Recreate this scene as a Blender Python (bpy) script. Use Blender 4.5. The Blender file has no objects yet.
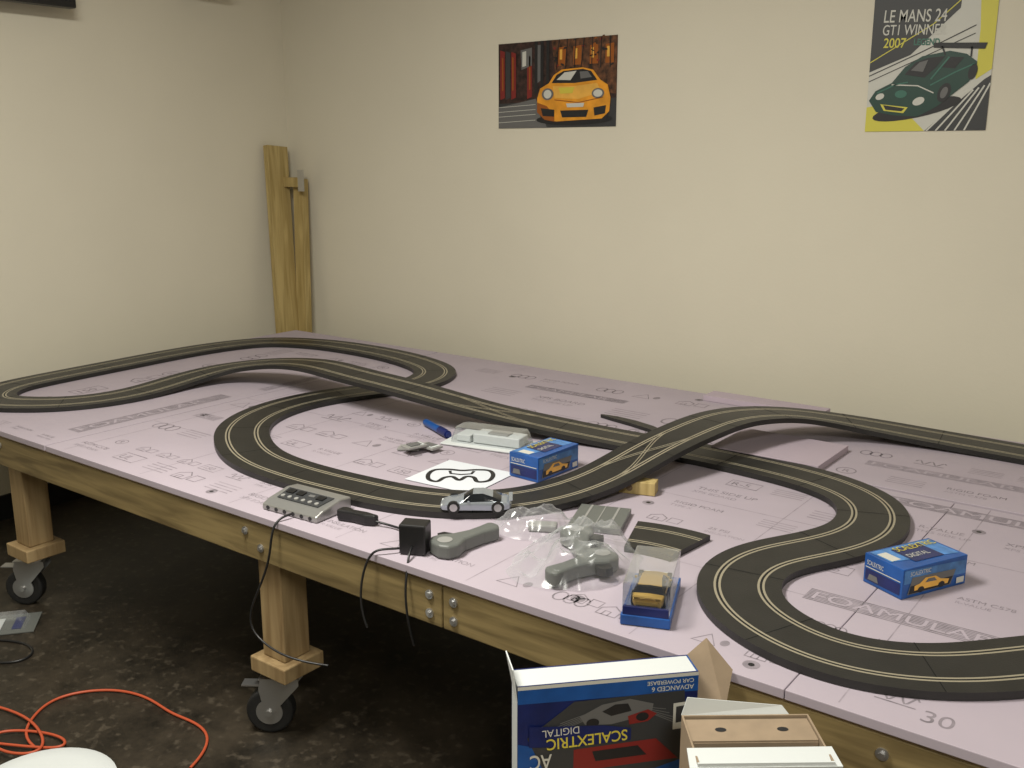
import bpy, bmesh, math, random
from mathutils import Vector, Matrix, noise
random.seed(7)
scene = bpy.context.scene
COL = scene.collection
FZ = -0.035     # floor level
FOAM = 0.63     # top of foam
# ------------------------------------------------------------------ materials
def mat(name, col, rough=0.6, metal=0.0, var=0.0, vscale=20, bump=0.0, bscale=60, emis=0, spec=None):
    m = bpy.data.materials.new(name); m.use_nodes = True
    nt = m.node_tree; b = nt.nodes['Principled BSDF']
    b.inputs['Base Color'].default_value = (*col, 1)
    b.inputs['Roughness'].default_value = rough
    b.inputs['Metallic'].default_value = metal
    if spec is not None: b.inputs['Specular IOR Level'].default_value = spec
    tc = nt.nodes.new('ShaderNodeTexCoord')
    if var > 0:
        n = nt.nodes.new('ShaderNodeTexNoise'); n.inputs['Scale'].default_value = vscale
        n.inputs['Detail'].default_value = 5
        nt.links.new(tc.outputs['Object'], n.inputs['Vector'])
        mr = nt.nodes.new('ShaderNodeMapRange'); mr.inputs[1].default_value = .3; mr.inputs[2].default_value = .7
        nt.links.new(n.outputs['Fac'], mr.inputs[0])
        r = nt.nodes.new('ShaderNodeMix'); r.data_type = 'RGBA'
        r.inputs[6].default_value = (*[c*(1-var) for c in col], 1)
        r.inputs[7].default_value = (*[min(1, c*(1+var)) for c in col], 1)
        nt.links.new(mr.outputs[0], r.inputs[0])
        nt.links.new(r.outputs[2], b.inputs['Base Color'])
    if bump > 0:
        n2 = nt.nodes.new('ShaderNodeTexNoise'); n2.inputs['Scale'].default_value = bscale
        nt.links.new(tc.outputs['Object'], n2.inputs['Vector'])
        bp = nt.nodes.new('ShaderNodeBump'); bp.inputs['Strength'].default_value = bump
        bp.inputs['Distance'].default_value = 0.01
        nt.links.new(n2.outputs['Fac'], bp.inputs['Height'])
        nt.links.new(bp.outputs['Normal'], b.inputs['Normal'])
    if emis:
        b.inputs['Emission Color'].default_value = (*col, 1); b.inputs['Emission Strength'].default_value = emis
    return m
def wood(name, c1, c2, stretch=(1, 12, 12)):
    m = bpy.data.materials.new(name); m.use_nodes = True
    nt = m.node_tree; b = nt.nodes['Principled BSDF']; b.inputs['Roughness'].default_value = .65
    tc = nt.nodes.new('ShaderNodeTexCoord'); mp = nt.nodes.new('ShaderNodeMapping')
    mp.inputs['Scale'].default_value = stretch
    nt.links.new(tc.outputs['Object'], mp.inputs['Vector'])
    n = nt.nodes.new('ShaderNodeTexNoise'); n.inputs['Scale'].default_value = 3.0
    n.inputs['Detail'].default_value = 6; n.inputs['Distortion'].default_value = .6
    nt.links.new(mp.outputs[0], n.inputs['Vector'])
    cr = nt.nodes.new('ShaderNodeValToRGB')
    cr.color_ramp.elements[0].position = .35; cr.color_ramp.elements[0].color = (*c1, 1)
    cr.color_ramp.elements[1].position = .65; cr.color_ramp.elements[1].color = (*c2, 1)
    nt.links.new(n.outputs['Fac'], cr.inputs[0]); nt.links.new(cr.outputs[0], b.inputs['Base Color'])
    return m
def clear(name, tint=(.95, .96, .97), blend=.25, base=.08, rough=.12, milky=.0):
    m = bpy.data.materials.new(name); m.use_nodes = True
    nt = m.node_tree; nt.nodes.clear()
    o = nt.nodes.new('ShaderNodeOutputMaterial'); mx = nt.nodes.new('ShaderNodeMixShader')
    t = nt.nodes.new('ShaderNodeBsdfTransparent'); t.inputs[0].default_value = (*tint, 1)
    gl = nt.nodes.new('ShaderNodeBsdfGlossy'); gl.inputs[0].default_value = (.9, .92, .93, 1); gl.inputs['Roughness'].default_value = rough
    df = nt.nodes.new('ShaderNodeBsdfDiffuse'); df.inputs[0].default_value = (.62, .64, .65, 1)
    m2 = nt.nodes.new('ShaderNodeMixShader'); m2.inputs[0].default_value = milky
    nt.links.new(gl.outputs[0], m2.inputs[1]); nt.links.new(df.outputs[0], m2.inputs[2])
    lw = nt.nodes.new('ShaderNodeLayerWeight'); lw.inputs['Blend'].default_value = blend
    ad = nt.nodes.new('ShaderNodeMath'); ad.operation = 'ADD'; ad.inputs[1].default_value = base; ad.use_clamp = True
    nt.links.new(lw.outputs['Facing'], ad.inputs[0]); nt.links.new(ad.outputs[0], mx.inputs[0])
    nt.links.new(t.outputs[0], mx.inputs[1]); nt.links.new(m2.outputs[0], mx.inputs[2]); nt.links.new(mx.outputs[0], o.inputs[0])
    return m
M = {}
M['wall'] = mat('wall_paint', (.69, .65, .535), .85, var=.02, vscale=2, bump=.05, bscale=90)
M['ceil'] = mat('ceiling_paint', (.72, .70, .64), .9)
M['basebd'] = mat('black_vinyl_base', (.012, .012, .012), .45)
M['foam'] = mat('pink_foam', (.405, .352, .405), .8, var=.05, vscale=3)
M['foam2'] = mat('pink_foam_scrap', (.44, .368, .43), .8, var=.05, vscale=3)
M['print'] = mat('foam_ink', (.225, .196, .222), .8, var=.3, vscale=30)
M['printl'] = mat('foam_ink_light', (.295, .257, .293), .8, var=.2, vscale=30)
M['rub'] = mat('track_plastic', (.0145, .0142, .0132), .45, var=.2, vscale=15, bump=.05, bscale=300)
M['rail'] = mat('track_rail_steel', (.36, .325, .24), .4, .3)
M['slot'] = mat('track_slot_black', (.004, .004, .004), .6)
M['seam'] = mat('track_seam', (.005, .005, .005), .8)
M['wood'] = wood('pine_beam', (.12, .084, .032), (.27, .20, .085))
M['leg'] = wood('pine_leg', (.25, .165, .075), (.38, .27, .135), (12, 12, 1))
M['ply'] = wood('plywood', (.25, .17, .09), (.36, .25, .14))
M['stud'] = wood('pine_stud', (.33, .24, .085), (.50, .385, .165), (14, 14, 1))
M['metal'] = mat('zinc_steel', (.55, .55, .55), .3, .9)
M['black'] = mat('black_plastic', (.010, .010, .011), .4)
M['tire'] = mat('caster_rubber', (.01, .01, .01), .6)
M['gray'] = mat('gray_plastic', (.12, .128, .12), .45)
M['lgray'] = mat('light_gray_plastic', (.28, .28, .27), .4)
M['silverp'] = mat('silver_gray_plastic', (.36, .36, .35), .3, .6)
M['white'] = mat('white_card', (.58, .61, .61), .6)
M['paper'] = mat('paper', (.64, .67, .72), .8)
M['blue'] = mat('box_blue', (.010, .075, .29), .35, var=.3, vscale=12)
M['dblue'] = mat('box_dark_blue', (.008, .016, .10), .35, var=.3, vscale=15)
M['lblue'] = mat('box_light_blue', (.06, .20, .48), .35, var=.4, vscale=25)
M['yellow'] = mat('print_yellow', (.62, .52, .06), .5)
M['orange'] = mat('print_orange', (.72, .30, .02), .45, var=.2, vscale=18)
M['orange2'] = mat('print_orange_light', (.78, .42, .07), .45, var=.15, vscale=18)
M['orange3'] = mat('print_orange_deep', (.30, .085, .008), .45)
M['red'] = mat('print_red', (.20, .016, .014), .5)
M['brown'] = mat('print_brown', (.03, .013, .011), .5, var=.9, vscale=45)
M['amber'] = mat('print_amber', (.09, .035, .014), .5, var=.95, vscale=40)
M['pblack'] = mat('print_black', (.012, .012, .014), .5)
M['pgray'] = mat('print_gray', (.13, .13, .13), .5)
M['pdgray'] = mat('print_dark_gray', (.035, .037, .040), .5)
M['green'] = mat('print_green', (.006, .045, .032), .45)
M['green2'] = mat('print_green_light', (.03, .14, .10), .45)
M['pwhite'] = mat('print_white', (.57, .57, .52), .5)
M['pyellow'] = mat('poster_yellow', (.62, .57, .07), .5)
M['card'] = mat('corrugated_card', (.28, .21, .14), .85, var=.08, vscale=30)
M['cardd'] = mat('corrugated_card_dark', (.16, .108, .06), .85)
M['cord'] = mat('orange_cord', (.46, .08, .03), .5)
M['clear'] = clear('clear_plastic', blend=.2, base=.05, milky=.3)
M['bag'] = clear('plastic_bag', (.97, .975, .98), .12, .07, .22, milky=.62)
M['silver'] = mat('silver_paint', (.38, .42, .47), .25, .55)
M['gold'] = mat('gold_paint', (.46, .30, .08), .35, .4)
M['glassd'] = mat('car_window', (.01, .012, .015), .1)
def floor_mat():
    m = bpy.data.materials.new('dark_vinyl_floor'); m.use_nodes = True
    nt = m.node_tree; b = nt.nodes['Principled BSDF']; b.inputs['Roughness'].default_value = .42
    tc = nt.nodes.new('ShaderNodeTexCoord')
    n = nt.nodes.new('ShaderNodeTexNoise'); n.inputs['Scale'].default_value = 4; n.inputs['Detail'].default_value = 8
    n.inputs['Roughness'].default_value = .75
    n2 = nt.nodes.new('ShaderNodeTexNoise'); n2.inputs['Scale'].default_value = 38; n2.inputs['Detail'].default_value = 4
    for k in (n, n2): nt.links.new(tc.outputs['Object'], k.inputs['Vector'])
    cr = nt.nodes.new('ShaderNodeValToRGB')
    cr.color_ramp.elements[0].position = .38; cr.color_ramp.elements[0].color = (.011, .009, .006, 1)
    cr.color_ramp.elements[1].position = .66; cr.color_ramp.elements[1].color = (.048, .038, .026, 1)
    cr2 = nt.nodes.new('ShaderNodeValToRGB')
    cr2.color_ramp.elements[0].position = .57; cr2.color_ramp.elements[0].color = (0, 0, 0, 1)
    cr2.color_ramp.elements[1].position = .70; cr2.color_ramp.elements[1].color = (.6, .6, .6, 1)
    mx = nt.nodes.new('ShaderNodeMix'); mx.data_type = 'RGBA'; mx.inputs[7].default_value = (.10, .082, .06, 1)
    nt.links.new(n.outputs['Fac'], cr.inputs[0]); nt.links.new(n2.outputs['Fac'], cr2.inputs[0])
    nt.links.new(cr2.outputs[0], mx.inputs[0]); nt.links.new(cr.outputs[0], mx.inputs[6])
    nt.links.new(mx.outputs[2], b.inputs['Base Color'])
    return m
M['floor'] = floor_mat()
# ------------------------------------------------------------------ builder
class G:
    def __init__(s): s.v = []; s.f = []; s.m = []; s.mats = []
    def mi(s, k):
        if k not in s.mats: s.mats.append(k)
        return s.mats.index(k)
    def add(s, vs, fs, k, mx=None):
        o = len(s.v)
        for v in vs:
            v = Vector(v); s.v.append(mx @ v if mx else v)
        i = s.mi(k)
        for f in fs: s.f.append([o+a for a in f]); s.m.append(i)
        return s
    def box(s, c, d, k, mx=None):
        x, y, z = c; a, b, e = d[0]/2, d[1]/2, d[2]/2
        vs = [(x+i*a, y+j*b, z+l*e) for l in (-1, 1) for j in (-1, 1) for i in (-1, 1)]
        return s.add(vs, [(0, 2, 3, 1), (4, 5, 7, 6), (0, 1, 5, 4), (2, 6, 7, 3), (0, 4, 6, 2), (1, 3, 7, 5)], k, mx)
    def cyl(s, p0, p1, r0, k, r1=None, n=20, mx=None, caps=True):
        r1 = r0 if r1 is None else r1
        p0 = Vector(p0); p1 = Vector(p1); d = (p1-p0).normalized()
        u = d.orthogonal().normalized(); w = d.cross(u)
        vs = [p0+(u*math.cos(t)+w*math.sin(t))*r0 for t in [2*math.pi*i/n for i in range(n)]]
        vs += [p1+(u*math.cos(t)+w*math.sin(t))*r1 for t in [2*math.pi*i/n for i in range(n)]]
        fs = [(i, (i+1) % n, n+(i+1) % n, n+i) for i in range(n)]
        if caps: fs += [tuple(range(n-1, -1, -1)), tuple(range(n, 2*n))]
        return s.add(vs, fs, k, mx)
    def prism(s, pts, z0, z1, k, mx=None):
        n = len(pts); vs = [(x, y, z0) for x, y in pts]+[(x, y, z1) for x, y in pts]
        fs = [(i, (i+1) % n, n+(i+1) % n, n+i) for i in range(n)]+[tuple(range(n-1, -1, -1)), tuple(range(n, 2*n))]
        return s.add(vs, fs, k, mx)
    def poly(s, pts, k, z=0, mx=None):
        return s.add([(x, y, z) for x, y in pts], [tuple(range(len(pts)))], k, mx)
    def ell(s, cx, cy, rx, ry, k, z=0, mx=None, n=24, rot=0):
        c, q = math.cos(rot), math.sin(rot)
        return s.poly([(cx+rx*math.cos(t)*c-ry*math.sin(t)*q, cy+rx*math.cos(t)*q+ry*math.sin(t)*c) for t in [2*math.pi*i/n for i in range(n)]], k, z, mx)
    def line(s, pts, w, k, z=0, mx=None, closed=False):
        P = [Vector(p) for p in pts]; n = len(P); L = []
        P = [Vector((p.x, p.y)) for p in P]
        for i in range(n):
            a = P[(i-1) % n] if (closed or i > 0) else P[i]; b = P[(i+1) % n] if (closed or i < n-1) else P[i]
            d = (b-a); d = d.normalized() if d.length > 1e-9 else Vector((1, 0)); nn = Vector((-d.y, d.x))*w/2
            L.append((P[i]+nn, P[i]-nn))
        vs = [(q.x, q.y, z) for pr in L for q in pr]
        m = n if closed else n-1
        return s.add(vs, [(2*i, 2*i+1, (2*((i+1) % n))+1, 2*((i+1) % n)) for i in range(m)], k, mx)
    def text(s, t, x, y, size, k, z=0, mx=None, rot=0, sx=1.0, bold=0.0):
        cu = bpy.data.curves.new('t', 'FONT'); cu.body = t; cu.size = size; cu.offset = bold*size
        ob = bpy.data.objects.new('t', cu); COL.objects.link(ob)
        dg = bpy.context.evaluated_depsgraph_get(); me = bpy.data.meshes.new_from_object(ob.evaluated_get(dg))
        lm = Matrix.Translation((x, y, z)) @ Matrix.Rotation(rot, 4, 'Z') @ Matrix.Diagonal((sx, 1, 1, 1))
        lm = mx @ lm if mx else lm
        s.add([v.co.copy() for v in me.vertices], [tuple(p.vertices) for p in me.polygons], k, lm)
        bpy.data.objects.remove(ob); bpy.data.meshes.remove(me); bpy.data.curves.remove(cu)
        return s
    def make(s, name, parent=None, bevel=0, smooth=False, seg=2, fixn=False):
        me = bpy.data.meshes.new(name)
        me.from_pydata([tuple(v) for v in s.v], [], s.f)
        for k in s.mats: me.materials.append(M[k])
        for i, p in enumerate(me.polygons): p.material_index = s.m[i]; p.use_smooth = smooth
        me.update()
        if fixn:
            bm = bmesh.new(); bm.from_mesh(me); bmesh.ops.recalc_face_normals(bm, faces=bm.faces); bm.to_mesh(me); bm.free()
        ob = bpy.data.objects.new(name, me); COL.objects.link(ob)
        if parent: ob.parent = parent
        if bevel:
            b = ob.modifiers.new('b', 'BEVEL'); b.width = bevel; b.segments = seg; b.limit_method = 'ANGLE'
        if smooth and not bevel:
            try:
                me.set_sharp_from_angle(angle=math.radians(40))
            except Exception: pass
        return ob
def empty(name, loc=(0, 0, 0), rz=0):
    e = bpy.data.objects.new(name, None); e.location = loc; e.rotation_euler = (0, 0, rz)
    e.empty_display_size = .05; COL.objects.link(e); return e
def tube(name, pts, r, k, parent=None, cyclic=False):
    cu = bpy.data.curves.new(name, 'CURVE'); cu.dimensions = '3D'; cu.bevel_depth = r; cu.bevel_resolution = 3
    sp = cu.splines.new('NURBS'); sp.points.add(len(pts)-1)
    for i, p in enumerate(pts): sp.points[i].co = (*p, 1)
    sp.order_u = 4; sp.use_endpoint_u = True; sp.use_cyclic_u = cyclic; sp.resolution_u = 8
    cu.materials.append(M[k]); ob = bpy.data.objects.new(name, cu); COL.objects.link(ob)
    if parent: ob.parent = parent
    return ob
def RZ(a): return Matrix.Rotation(a, 4, 'Z')
def TR(x, y, z=0): return Matrix.Translation((x, y, z))
# ------------------------------------------------------------------ room
XL, YB, XR, YF, ZC = -4.25, 3.65, 3.0, -3.0, 2.95
G().box((XL-.05, (YB+YF)/2, (ZC+FZ)/2), (.1, YB-YF+.2, ZC-FZ), 'wall').make('wall_left')
G().box(((XL+XR)/2, YB+.05, (ZC+FZ)/2), (XR-XL, .1, ZC-FZ), 'wall').make('wall_back')
G().box((XR+.05, (YB+YF)/2, (ZC+FZ)/2), (.1, YB-YF+.2, ZC-FZ), 'wall').make('wall_right')
G().box(((XL+XR)/2, YF-.05, (ZC+FZ)/2), (XR-XL, .1, ZC-FZ), 'wall').make('wall_front')
G().box(((XL+XR)/2, (YB+YF)/2, FZ-.05), (XR-XL+.2, YB-YF+.2, .1), 'floor').make('floor')
G().box(((XL+XR)/2, (YB+YF)/2, ZC+.05), (XR-XL+.2, YB-YF+.2, .1), 'ceil').make('ceiling')
G().box((XL+.006, (YB+YF)/2, FZ+.055), (.012, YB-YF-.03, .11), 'basebd').make('baseboard_left')
G().box(((XL+XR)/2, YB-.006, FZ+.055), (XR-XL-.03, .012, .11), 'basebd').make('baseboard_back')
# ------------------------------------------------------------------ table
TX0, TX1, TY0, TY1 = -3.976, 1.0, 1.52, 3.41
tab = empty('wooden_table')
zb, zt = .502, .604
g = G()
g.box(((TX0-1.335)/2-.0, TY0+.019, (zb+zt)/2), (-1.337-TX0, .038, zt-zb), 'wood')
g.box(((TX1-1.333)/2, TY0+.019, (zb+zt)/2), (TX1+1.331, .038, zt-zb), 'wood')
g.box(((TX0+TX1)/2, TY1-.019, (zb+zt)/2), (TX1-TX0, .038, zt-zb), 'wood')
g.make('beam_long', tab, bevel=.003)
g = G()
for x in (TX0+.019, -3.1, -2.2, -1.333, -.5, .3, TX1-.019):
    g.box((x, (TY0+TY1)/2, (zb+zt)/2), (.038, TY1-TY0-.078, zt-zb-.002), 'wood')
g.make('joists', tab, bevel=.003)
G().box(((TX0+TX1)/2, (TY0+TY1)/2, .607), (TX1-TX0-.004, TY1-TY0-.004, .006), 'ply').make('plywood_top', tab)
g = G(); gm = G(); gt = G()
for (x, wr) in ((-3.350, .62), (-2.020, .62), (-.40, .2), (.85, 1.2)):
    for y in (TY0+.04, TY1-.04-.089):
        cx, cy = x+.0445, y+.0445
        g.box((cx, cy, (.20+zt)/2), (.089, .089, zt-.20), 'leg')
        g.box((cx, cy, .177), (.14, .14, .045), 'leg')
        gm.box((cx, cy, .152), (.10, .085, .006), 'metal')
        gm.cyl((cx, cy, .150), (cx, cy, .128), .032, 'metal')
        mx = TR(cx, cy, 0) @ RZ(wr) @ TR(-.052, 0, 0)
        for sy in (-1, 1):
            gm.prism([(-.020, 0.0), (.085, .0), (.085, -.02), (.014, -.10), (-.012, -.10), (-.026, -.03)], sy*.026-.0015, sy*.026+.0015, 'metal', mx @ TR(0, 0, .133) @ Matrix.Rotation(math.pi/2, 4, 'X'))
        gm.box((.03, 0, .132), (.11, .056, .004), 'metal', mx)
        hz = FZ+.0665
        gm.cyl((0, -.034, hz), (0, .034, hz), .009, 'metal', mx=mx)
        gt.cyl((0, -.021, hz), (0, .021, hz), .066, 'tire', n=36, mx=mx)
        gm.cyl((0, -.0235, hz), (0, .0235, hz), .037, 'metal', n=28, mx=mx)
        gm.box((-.05, 0, .108), (.05, .035, .004), 'metal', mx)
g.make('legs', tab, bevel=.004); gm.make('caster_brackets', tab); gt.make('caster_tires', tab, bevel=.008, seg=3)
g = G()
for x, z in ((-2.01, .575), (-1.95, .54), (-1.37, .575), (-1.30, .575), (-1.37, .53), (-1.30, .53), (-3.30, .575), (-3.36, .535), (-.38, .57), (-.34, .53)):
    g.cyl((x, TY0+.0, z), (x, TY0-.004, z), .011, 'metal', n=16)
    g.cyl((x, TY0-.004, z), (x, TY0-.009, z), .006, 'metal', n=6)
g.make('bolts', tab)
# ------------------------------------------------------------------ foam
foam = empty('foam_board_surface')
panels = [(TX0-.005, -2.993, TY0-.006, TY1), (-2.986, -.55, TY0-.006, 2.685), (-.548, TX1, TY0-.006, 2.685), (-2.986, -1.34, 2.688, TY1), (-1.336, TX1, 2.702, TY1)]
for i, (x0, x1, y0, y1) in enumerate(panels):
    G().box(((x0+x1)/2, (y0+y1)/2, (.611+FOAM)/2), (x1-x0, y1-y0, FOAM-.611), 'foam').make('foam_sheet_%d' % (i+1), foam, bevel=.0015)
pz = FOAM+.0003
g = G()
def band(x, y, L, h, txt, rot=0, kk='print'):
    mx = TR(x, y, 0) @ RZ(rot)
    for q in range(9):
        g.poly([(0, h*q/9), (L, h*q/9), (L, h*(q+.6)/9), (0, h*(q+.6)/9)], kk, pz, mx)
    g.text(txt, .01, h*.18, h*.88, 'foam', pz+.0003, mx, sx=L/(len(txt)*h*.56+.02)*.85, bold=.0)
def icon(x, y, s, rot=0):
    mx = TR(x, y, 0) @ RZ(rot)
    t = random.randint(0, 6)
    if t == 0:
        g.line([(s*.5+.5*s*math.cos(a*.314), s*.5+.5*s*math.sin(a*.314)) for a in range(20)], s*.08, 'print', pz, mx, True)
        g.text('R', s*.28, s*.25, s*.7, 'print', pz, mx)
    elif t == 1:
        g.line([(0, 0), (s*1.8, 0), (s*1.8, s), (0, s)], s*.08, 'print', pz, mx, True)
        g.text(random.choice(['UL', 'CE', 'R-5', '150']), s*.15, s*.2, s*.8, 'print', pz, mx)
    elif t == 2:
        g.line([(s*.1*a, s*.5+.35*s*math.sin(a*.9)) for a in range(18)], s*.1, 'print', pz, mx)
        g.line([(0, 0), (s*1.7, 0)], s*.09, 'print', pz, mx)
    elif t == 3:
        g.line([(0, 0), (s*.6, s), (s*1.2, 0)], s*.1, 'print', pz, mx, True)
        g.ell(s*1.5, s*.5, s*.22, s*.3, 'print', pz, mx)
    elif t == 4:
        for q in range(4): g.line([(0, q*s*.3), (s*1.8, q*s*.3)], s*.08, 'printl', pz, mx)
    elif t == 5:
        g.line([(0, 0), (0, s*.6), (s*.5, s), (s, s*.6), (s, 0)], s*.09, 'print', pz, mx, True)
        g.line([(s*.3, 0), (s*.3, s*.4), (s*.6, s*.4), (s*.6, 0)], s*.07, 'print', pz, mx)
        g.line([(s*1.2, s*.1), (s*1.9, s*.1), (s*1.9, s*.8), (s*1.2, s*.8)], s*.09, 'print', pz, mx, True)
    else:
        for q in range(3):
            g.line([(s*(.35+q*.6)+.33*s*math.cos(a*.52), s*.45+.45*s*math.sin(a*.52)) for a in range(12)], s*.09, 'print', pz, mx, True)
words = ['RIGID FOAM', 'INSULATION', 'XPS BOARD', 'ASTM C578', 'TYPE X', '25 PSI', 'R-VALUE', 'THIS SIDE UP']
def row(x0, x1, y, s):
    x = x0
    while x < x1:
        if random.random() < .65: icon(x, y, s); x += s*2.2
        else:
            w = random.choice(words); g.text(w, x, y+s*.5, s*.5, 'print', pz); g.text(random.choice(words), x, y, s*.4, 'printl', pz); x += len(w)*s*.36+.03
        x += random.uniform(.01, .06)
band(-3.045, 1.66, .62, .07, 'FOAMULAR', math.pi/2)
band(-3.02+.0, 2.42, .42, .045, 'XPS 250', math.pi/2, 'printl')
for yy in (1.75, 1.95, 2.2, 2.35, 2.55, 2.75, 2.9): icon(-3.55, yy, .07, math.pi/2)
for yy in (2.0, 2.3, 2.5, 2.7): icon(-3.45, yy, .055, math.pi/2)
row(-2.93, -2.0, 1.575, .055); row(-2.85, -2.1, 1.665, .04); row(-2.93, -2.75, 1.85, .06); row(-2.95, -2.8, 2.2, .06)
row(-1.78, -.9, 1.57, .045)
band(-.66, 1.885, .44, .06, 'FOAMULAR'); band(-.70, 2.585, .55, .06, 'FOAMULAR'); band(-2.93, 2.02, .12, .05, '250', 0, 'printl')
row(-2.55, -1.3, 2.12, .055); row(-2.55, -1.6, 2.28, .06); row(-2.55, -1.5, 1.98, .05); row(-2.5, -2.2, 2.38, .045); row(-2.2, -1.9, 2.20, .045)
row(-1.15, -.8, 2.35, .06); row(-.55, -.1, 2.25, .05); row(-.7, -.1, 2.05, .045); row(-1.15, -.85, 2.22, .05); row(-1.15, -.9, 2.1, .045)
row(-1.1, -.75, 2.46, .05); row(-.60, -.2, 1.77, .035); row(-.58, -.2, 2.42, .055)
row(-2.35, -1.4, 2.93, .08); band(-2.25, 3.08, .45, .05, 'FOAMULAR', 0, 'print'); row(-2.6, -1.4, 3.20, .06); row(-2.1, -1.4, 2.75, .06)
row(-.90, -.3, 2.76, .055); band(-.85, 2.88, .5, .05, 'FOAMULAR', 0, 'printl'); row(-.9, -.3, 2.98, .05)
row(-3.5, -2.95, 2.98, .05); row(-2.95, -2.45, 2.75, .05)
g.text('30', -.34, 1.555, .055, 'print', pz)
row(-1.05, -.4, 1.585, .04); row(-3.9, -3.1, 1.555, .035)
g.make('printed_lettering', foam)
g = G()
for x in [-2.9+.4066*i for i in range(8)]:
    g.line([(x, TY0+.01), (x, 2.68)], .0025, 'printl', pz-.0001)
for yy in (1.9, 2.3): g.line([(-2.98, yy), (.9, yy)], .0025, 'printl', pz-.0001)
for x, y in ((-.63, 1.56), (-1.03, 1.60), (-2.2, 1.56), (-2.9, 2.05), (-1.2, 2.2), (-.45, 2.5), (-2.4, 3.2), (-1.6, 3.3)):
    g.ell(x, y, .016, .016, 'print', pz); g.ell(x, y, .006, .006, 'pblack', pz+.0003)
g.make('printed_lines', foam)
G().box((-1.10, 2.845, FOAM+.0105), (.34, .26, .020), 'foam2').make('foam_board_offcut', bevel=.001)
G().box((-1.36, 3.35, FOAM+.0105), (.45, .09, .02), 'foam2').make('foam_board_offcut', bevel=.001)
# ------------------------------------------------------------------ track
A = [(-386, 200, 0), (-387, 216, 0), (-388, 238, 0), (-389, 262, 0), (-387, 286, 0), (-378, 307, 0), (-354, 318, 0), (-323, 320, 0), (-294, 316, 0), (-270, 306, 0), (-260, 289, 0), (-262, 273, 0), (-269, 257, 0), (-274, 238, 0), (-272, 218, 0), (-263, 201, 0), (-247, 188, 0), (-229, 180, 0), (-207, 178, 0), (-189, 179, 0), (-172, 181, 0), (-157, 187, 0), (-146, 198, 0), (-139, 210, 1), (-134, 223, 3.2), (-130, 238, 7), (-126, 255, 9.5), (-123, 274, 10), (-117, 292, 8.5), (-109, 306, 6), (-95, 317, 3), (-73, 323, .8), (-49, 324, 0), (-25, 321, 0)]
R = [(-3, 309, 0), (8, 285, 0), (8, 250, 0), (2, 220, 0), (-9, 200, 0)]
Bp = [(-355, 171, 0), (-342, 181, 0), (-335, 196, 0), (-334, 212, .3), (-335, 229, 1.5), (-329, 245, 4), (-310, 254, 7), (-285, 253, 9.5), (-258, 248, 10), (-230, 247, 9), (-205, 250, 6), (-186, 256, 3), (-164, 261, 1), (-148, 264, 0), (-127, 265, 0), (-107, 264, 0), (-89, 261, 0), (-75, 254, 0), (-68, 243, 0), (-66, 229, 0), (-71, 215, 0), (-79, 201, 0), (-80, 188, 0), (-74, 176, 0), (-64, 169, 0), (-53, 166, 0), (-42, 168, 0), (-31, 175, 0), (-21, 186, 0)]
E = [(-364, 167, 0), (-376, 172, 0), (-384, 184, 0)]
ctrl = [Vector(p)/100 for p in A+R+Bp[::-1]+E]
def catmull(P, n=12):
    out = []; N = len(P)
    for i in range(N):
        p0, p1, p2, p3 = P[i-1], P[i], P[(i+1) % N], P[(i+2) % N]
        for k in range(n):
            t = k/n
            out.append(.5*((2*p1)+(p2-p0)*t+(2*p0-5*p1+4*p2-p3)*t*t+(-p0+3*p1-3*p2+p3)*t**3))
    return out
def resample(P, st):
    out = [P[0].copy()]; acc = 0; N = len(P)
    for i in range(N):
        a, b = P[i], P[(i+1) % N]; L = (b-a).length; d = st-acc
        while d <= L:
            out.append(a.lerp(b, d/L)); d += st
        acc = (acc+L) % st if L > 0 else acc
    return out[:-1]
path = resample(catmull(ctrl), .015)
for it in range(30):
    N = len(path); path = [path[i]*.5+(path[i-1]+path[(i+1) % N])*.25 for i in range(N)]
for p in path: p.z = max(0, p.z)
N = len(path)
TZ = FOAM+.0172
def frame(i):
    d = path[(i+1) % N]-path[i-1]; d.z = 0; d.normalize(); return Vector((-d.y, d.x, 0))
HW = .087
prof = [(-HW, -.0155, 'rub'), (-HW, 0, 'rub'), (-.0525, 0, 'rail'), (-.0475, 0, 'slot'), (-.0425, 0, 'rail'), (-.0375, 0, 'rub'),
        (.0375, 0, 'rail'), (.0425, 0, 'slot'), (.0475, 0, 'rail'), (.0525, 0, 'rub'), (HW, 0, 'rub'), (HW, -.0155, 'rub')]
trk = empty('slot_car_track')
g = G(); K = len(prof)
vs = []
for i in range(N):
    n = frame(i)
    for o, z, k in prof: vs.append(path[i]+n*o+Vector((0, 0, TZ+z)))
for k in ('rub', 'rail', 'slot', 'seam'): g.mi(k)
g.v = vs
for i in range(N):
    j = (i+1) % N
    for q in range(K):
        r = (q+1) % K
        g.f.append([i*K+q, i*K+r, j*K+r, j*K+q]); g.m.append(g.mi(prof[q][2]))
g.make('track_roadway', trk, fixn=True)
g = G()
acc = 0
for i in range(N):
    acc += (path[(i+1) % N]-path[i]).length
    if acc > .27:
        acc = 0; n = frame(i); d = Vector((n.y, -n.x, 0))*.0012; up = Vector((0, 0, TZ+.0005))
        c = path[i]
        for a, b in ((-HW, -.053), (-.037, .037), (.053, HW)):
            g.add([c+n*a-d+up, c+n*b-d+up, c+n*b+d+up, c+n*a+d+up], [(0, 1, 2, 3)], 'seam')
def near(x, y): return min(range(N), key=lambda i: (path[i].x-x)**2+(path[i].y-y)**2)
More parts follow.
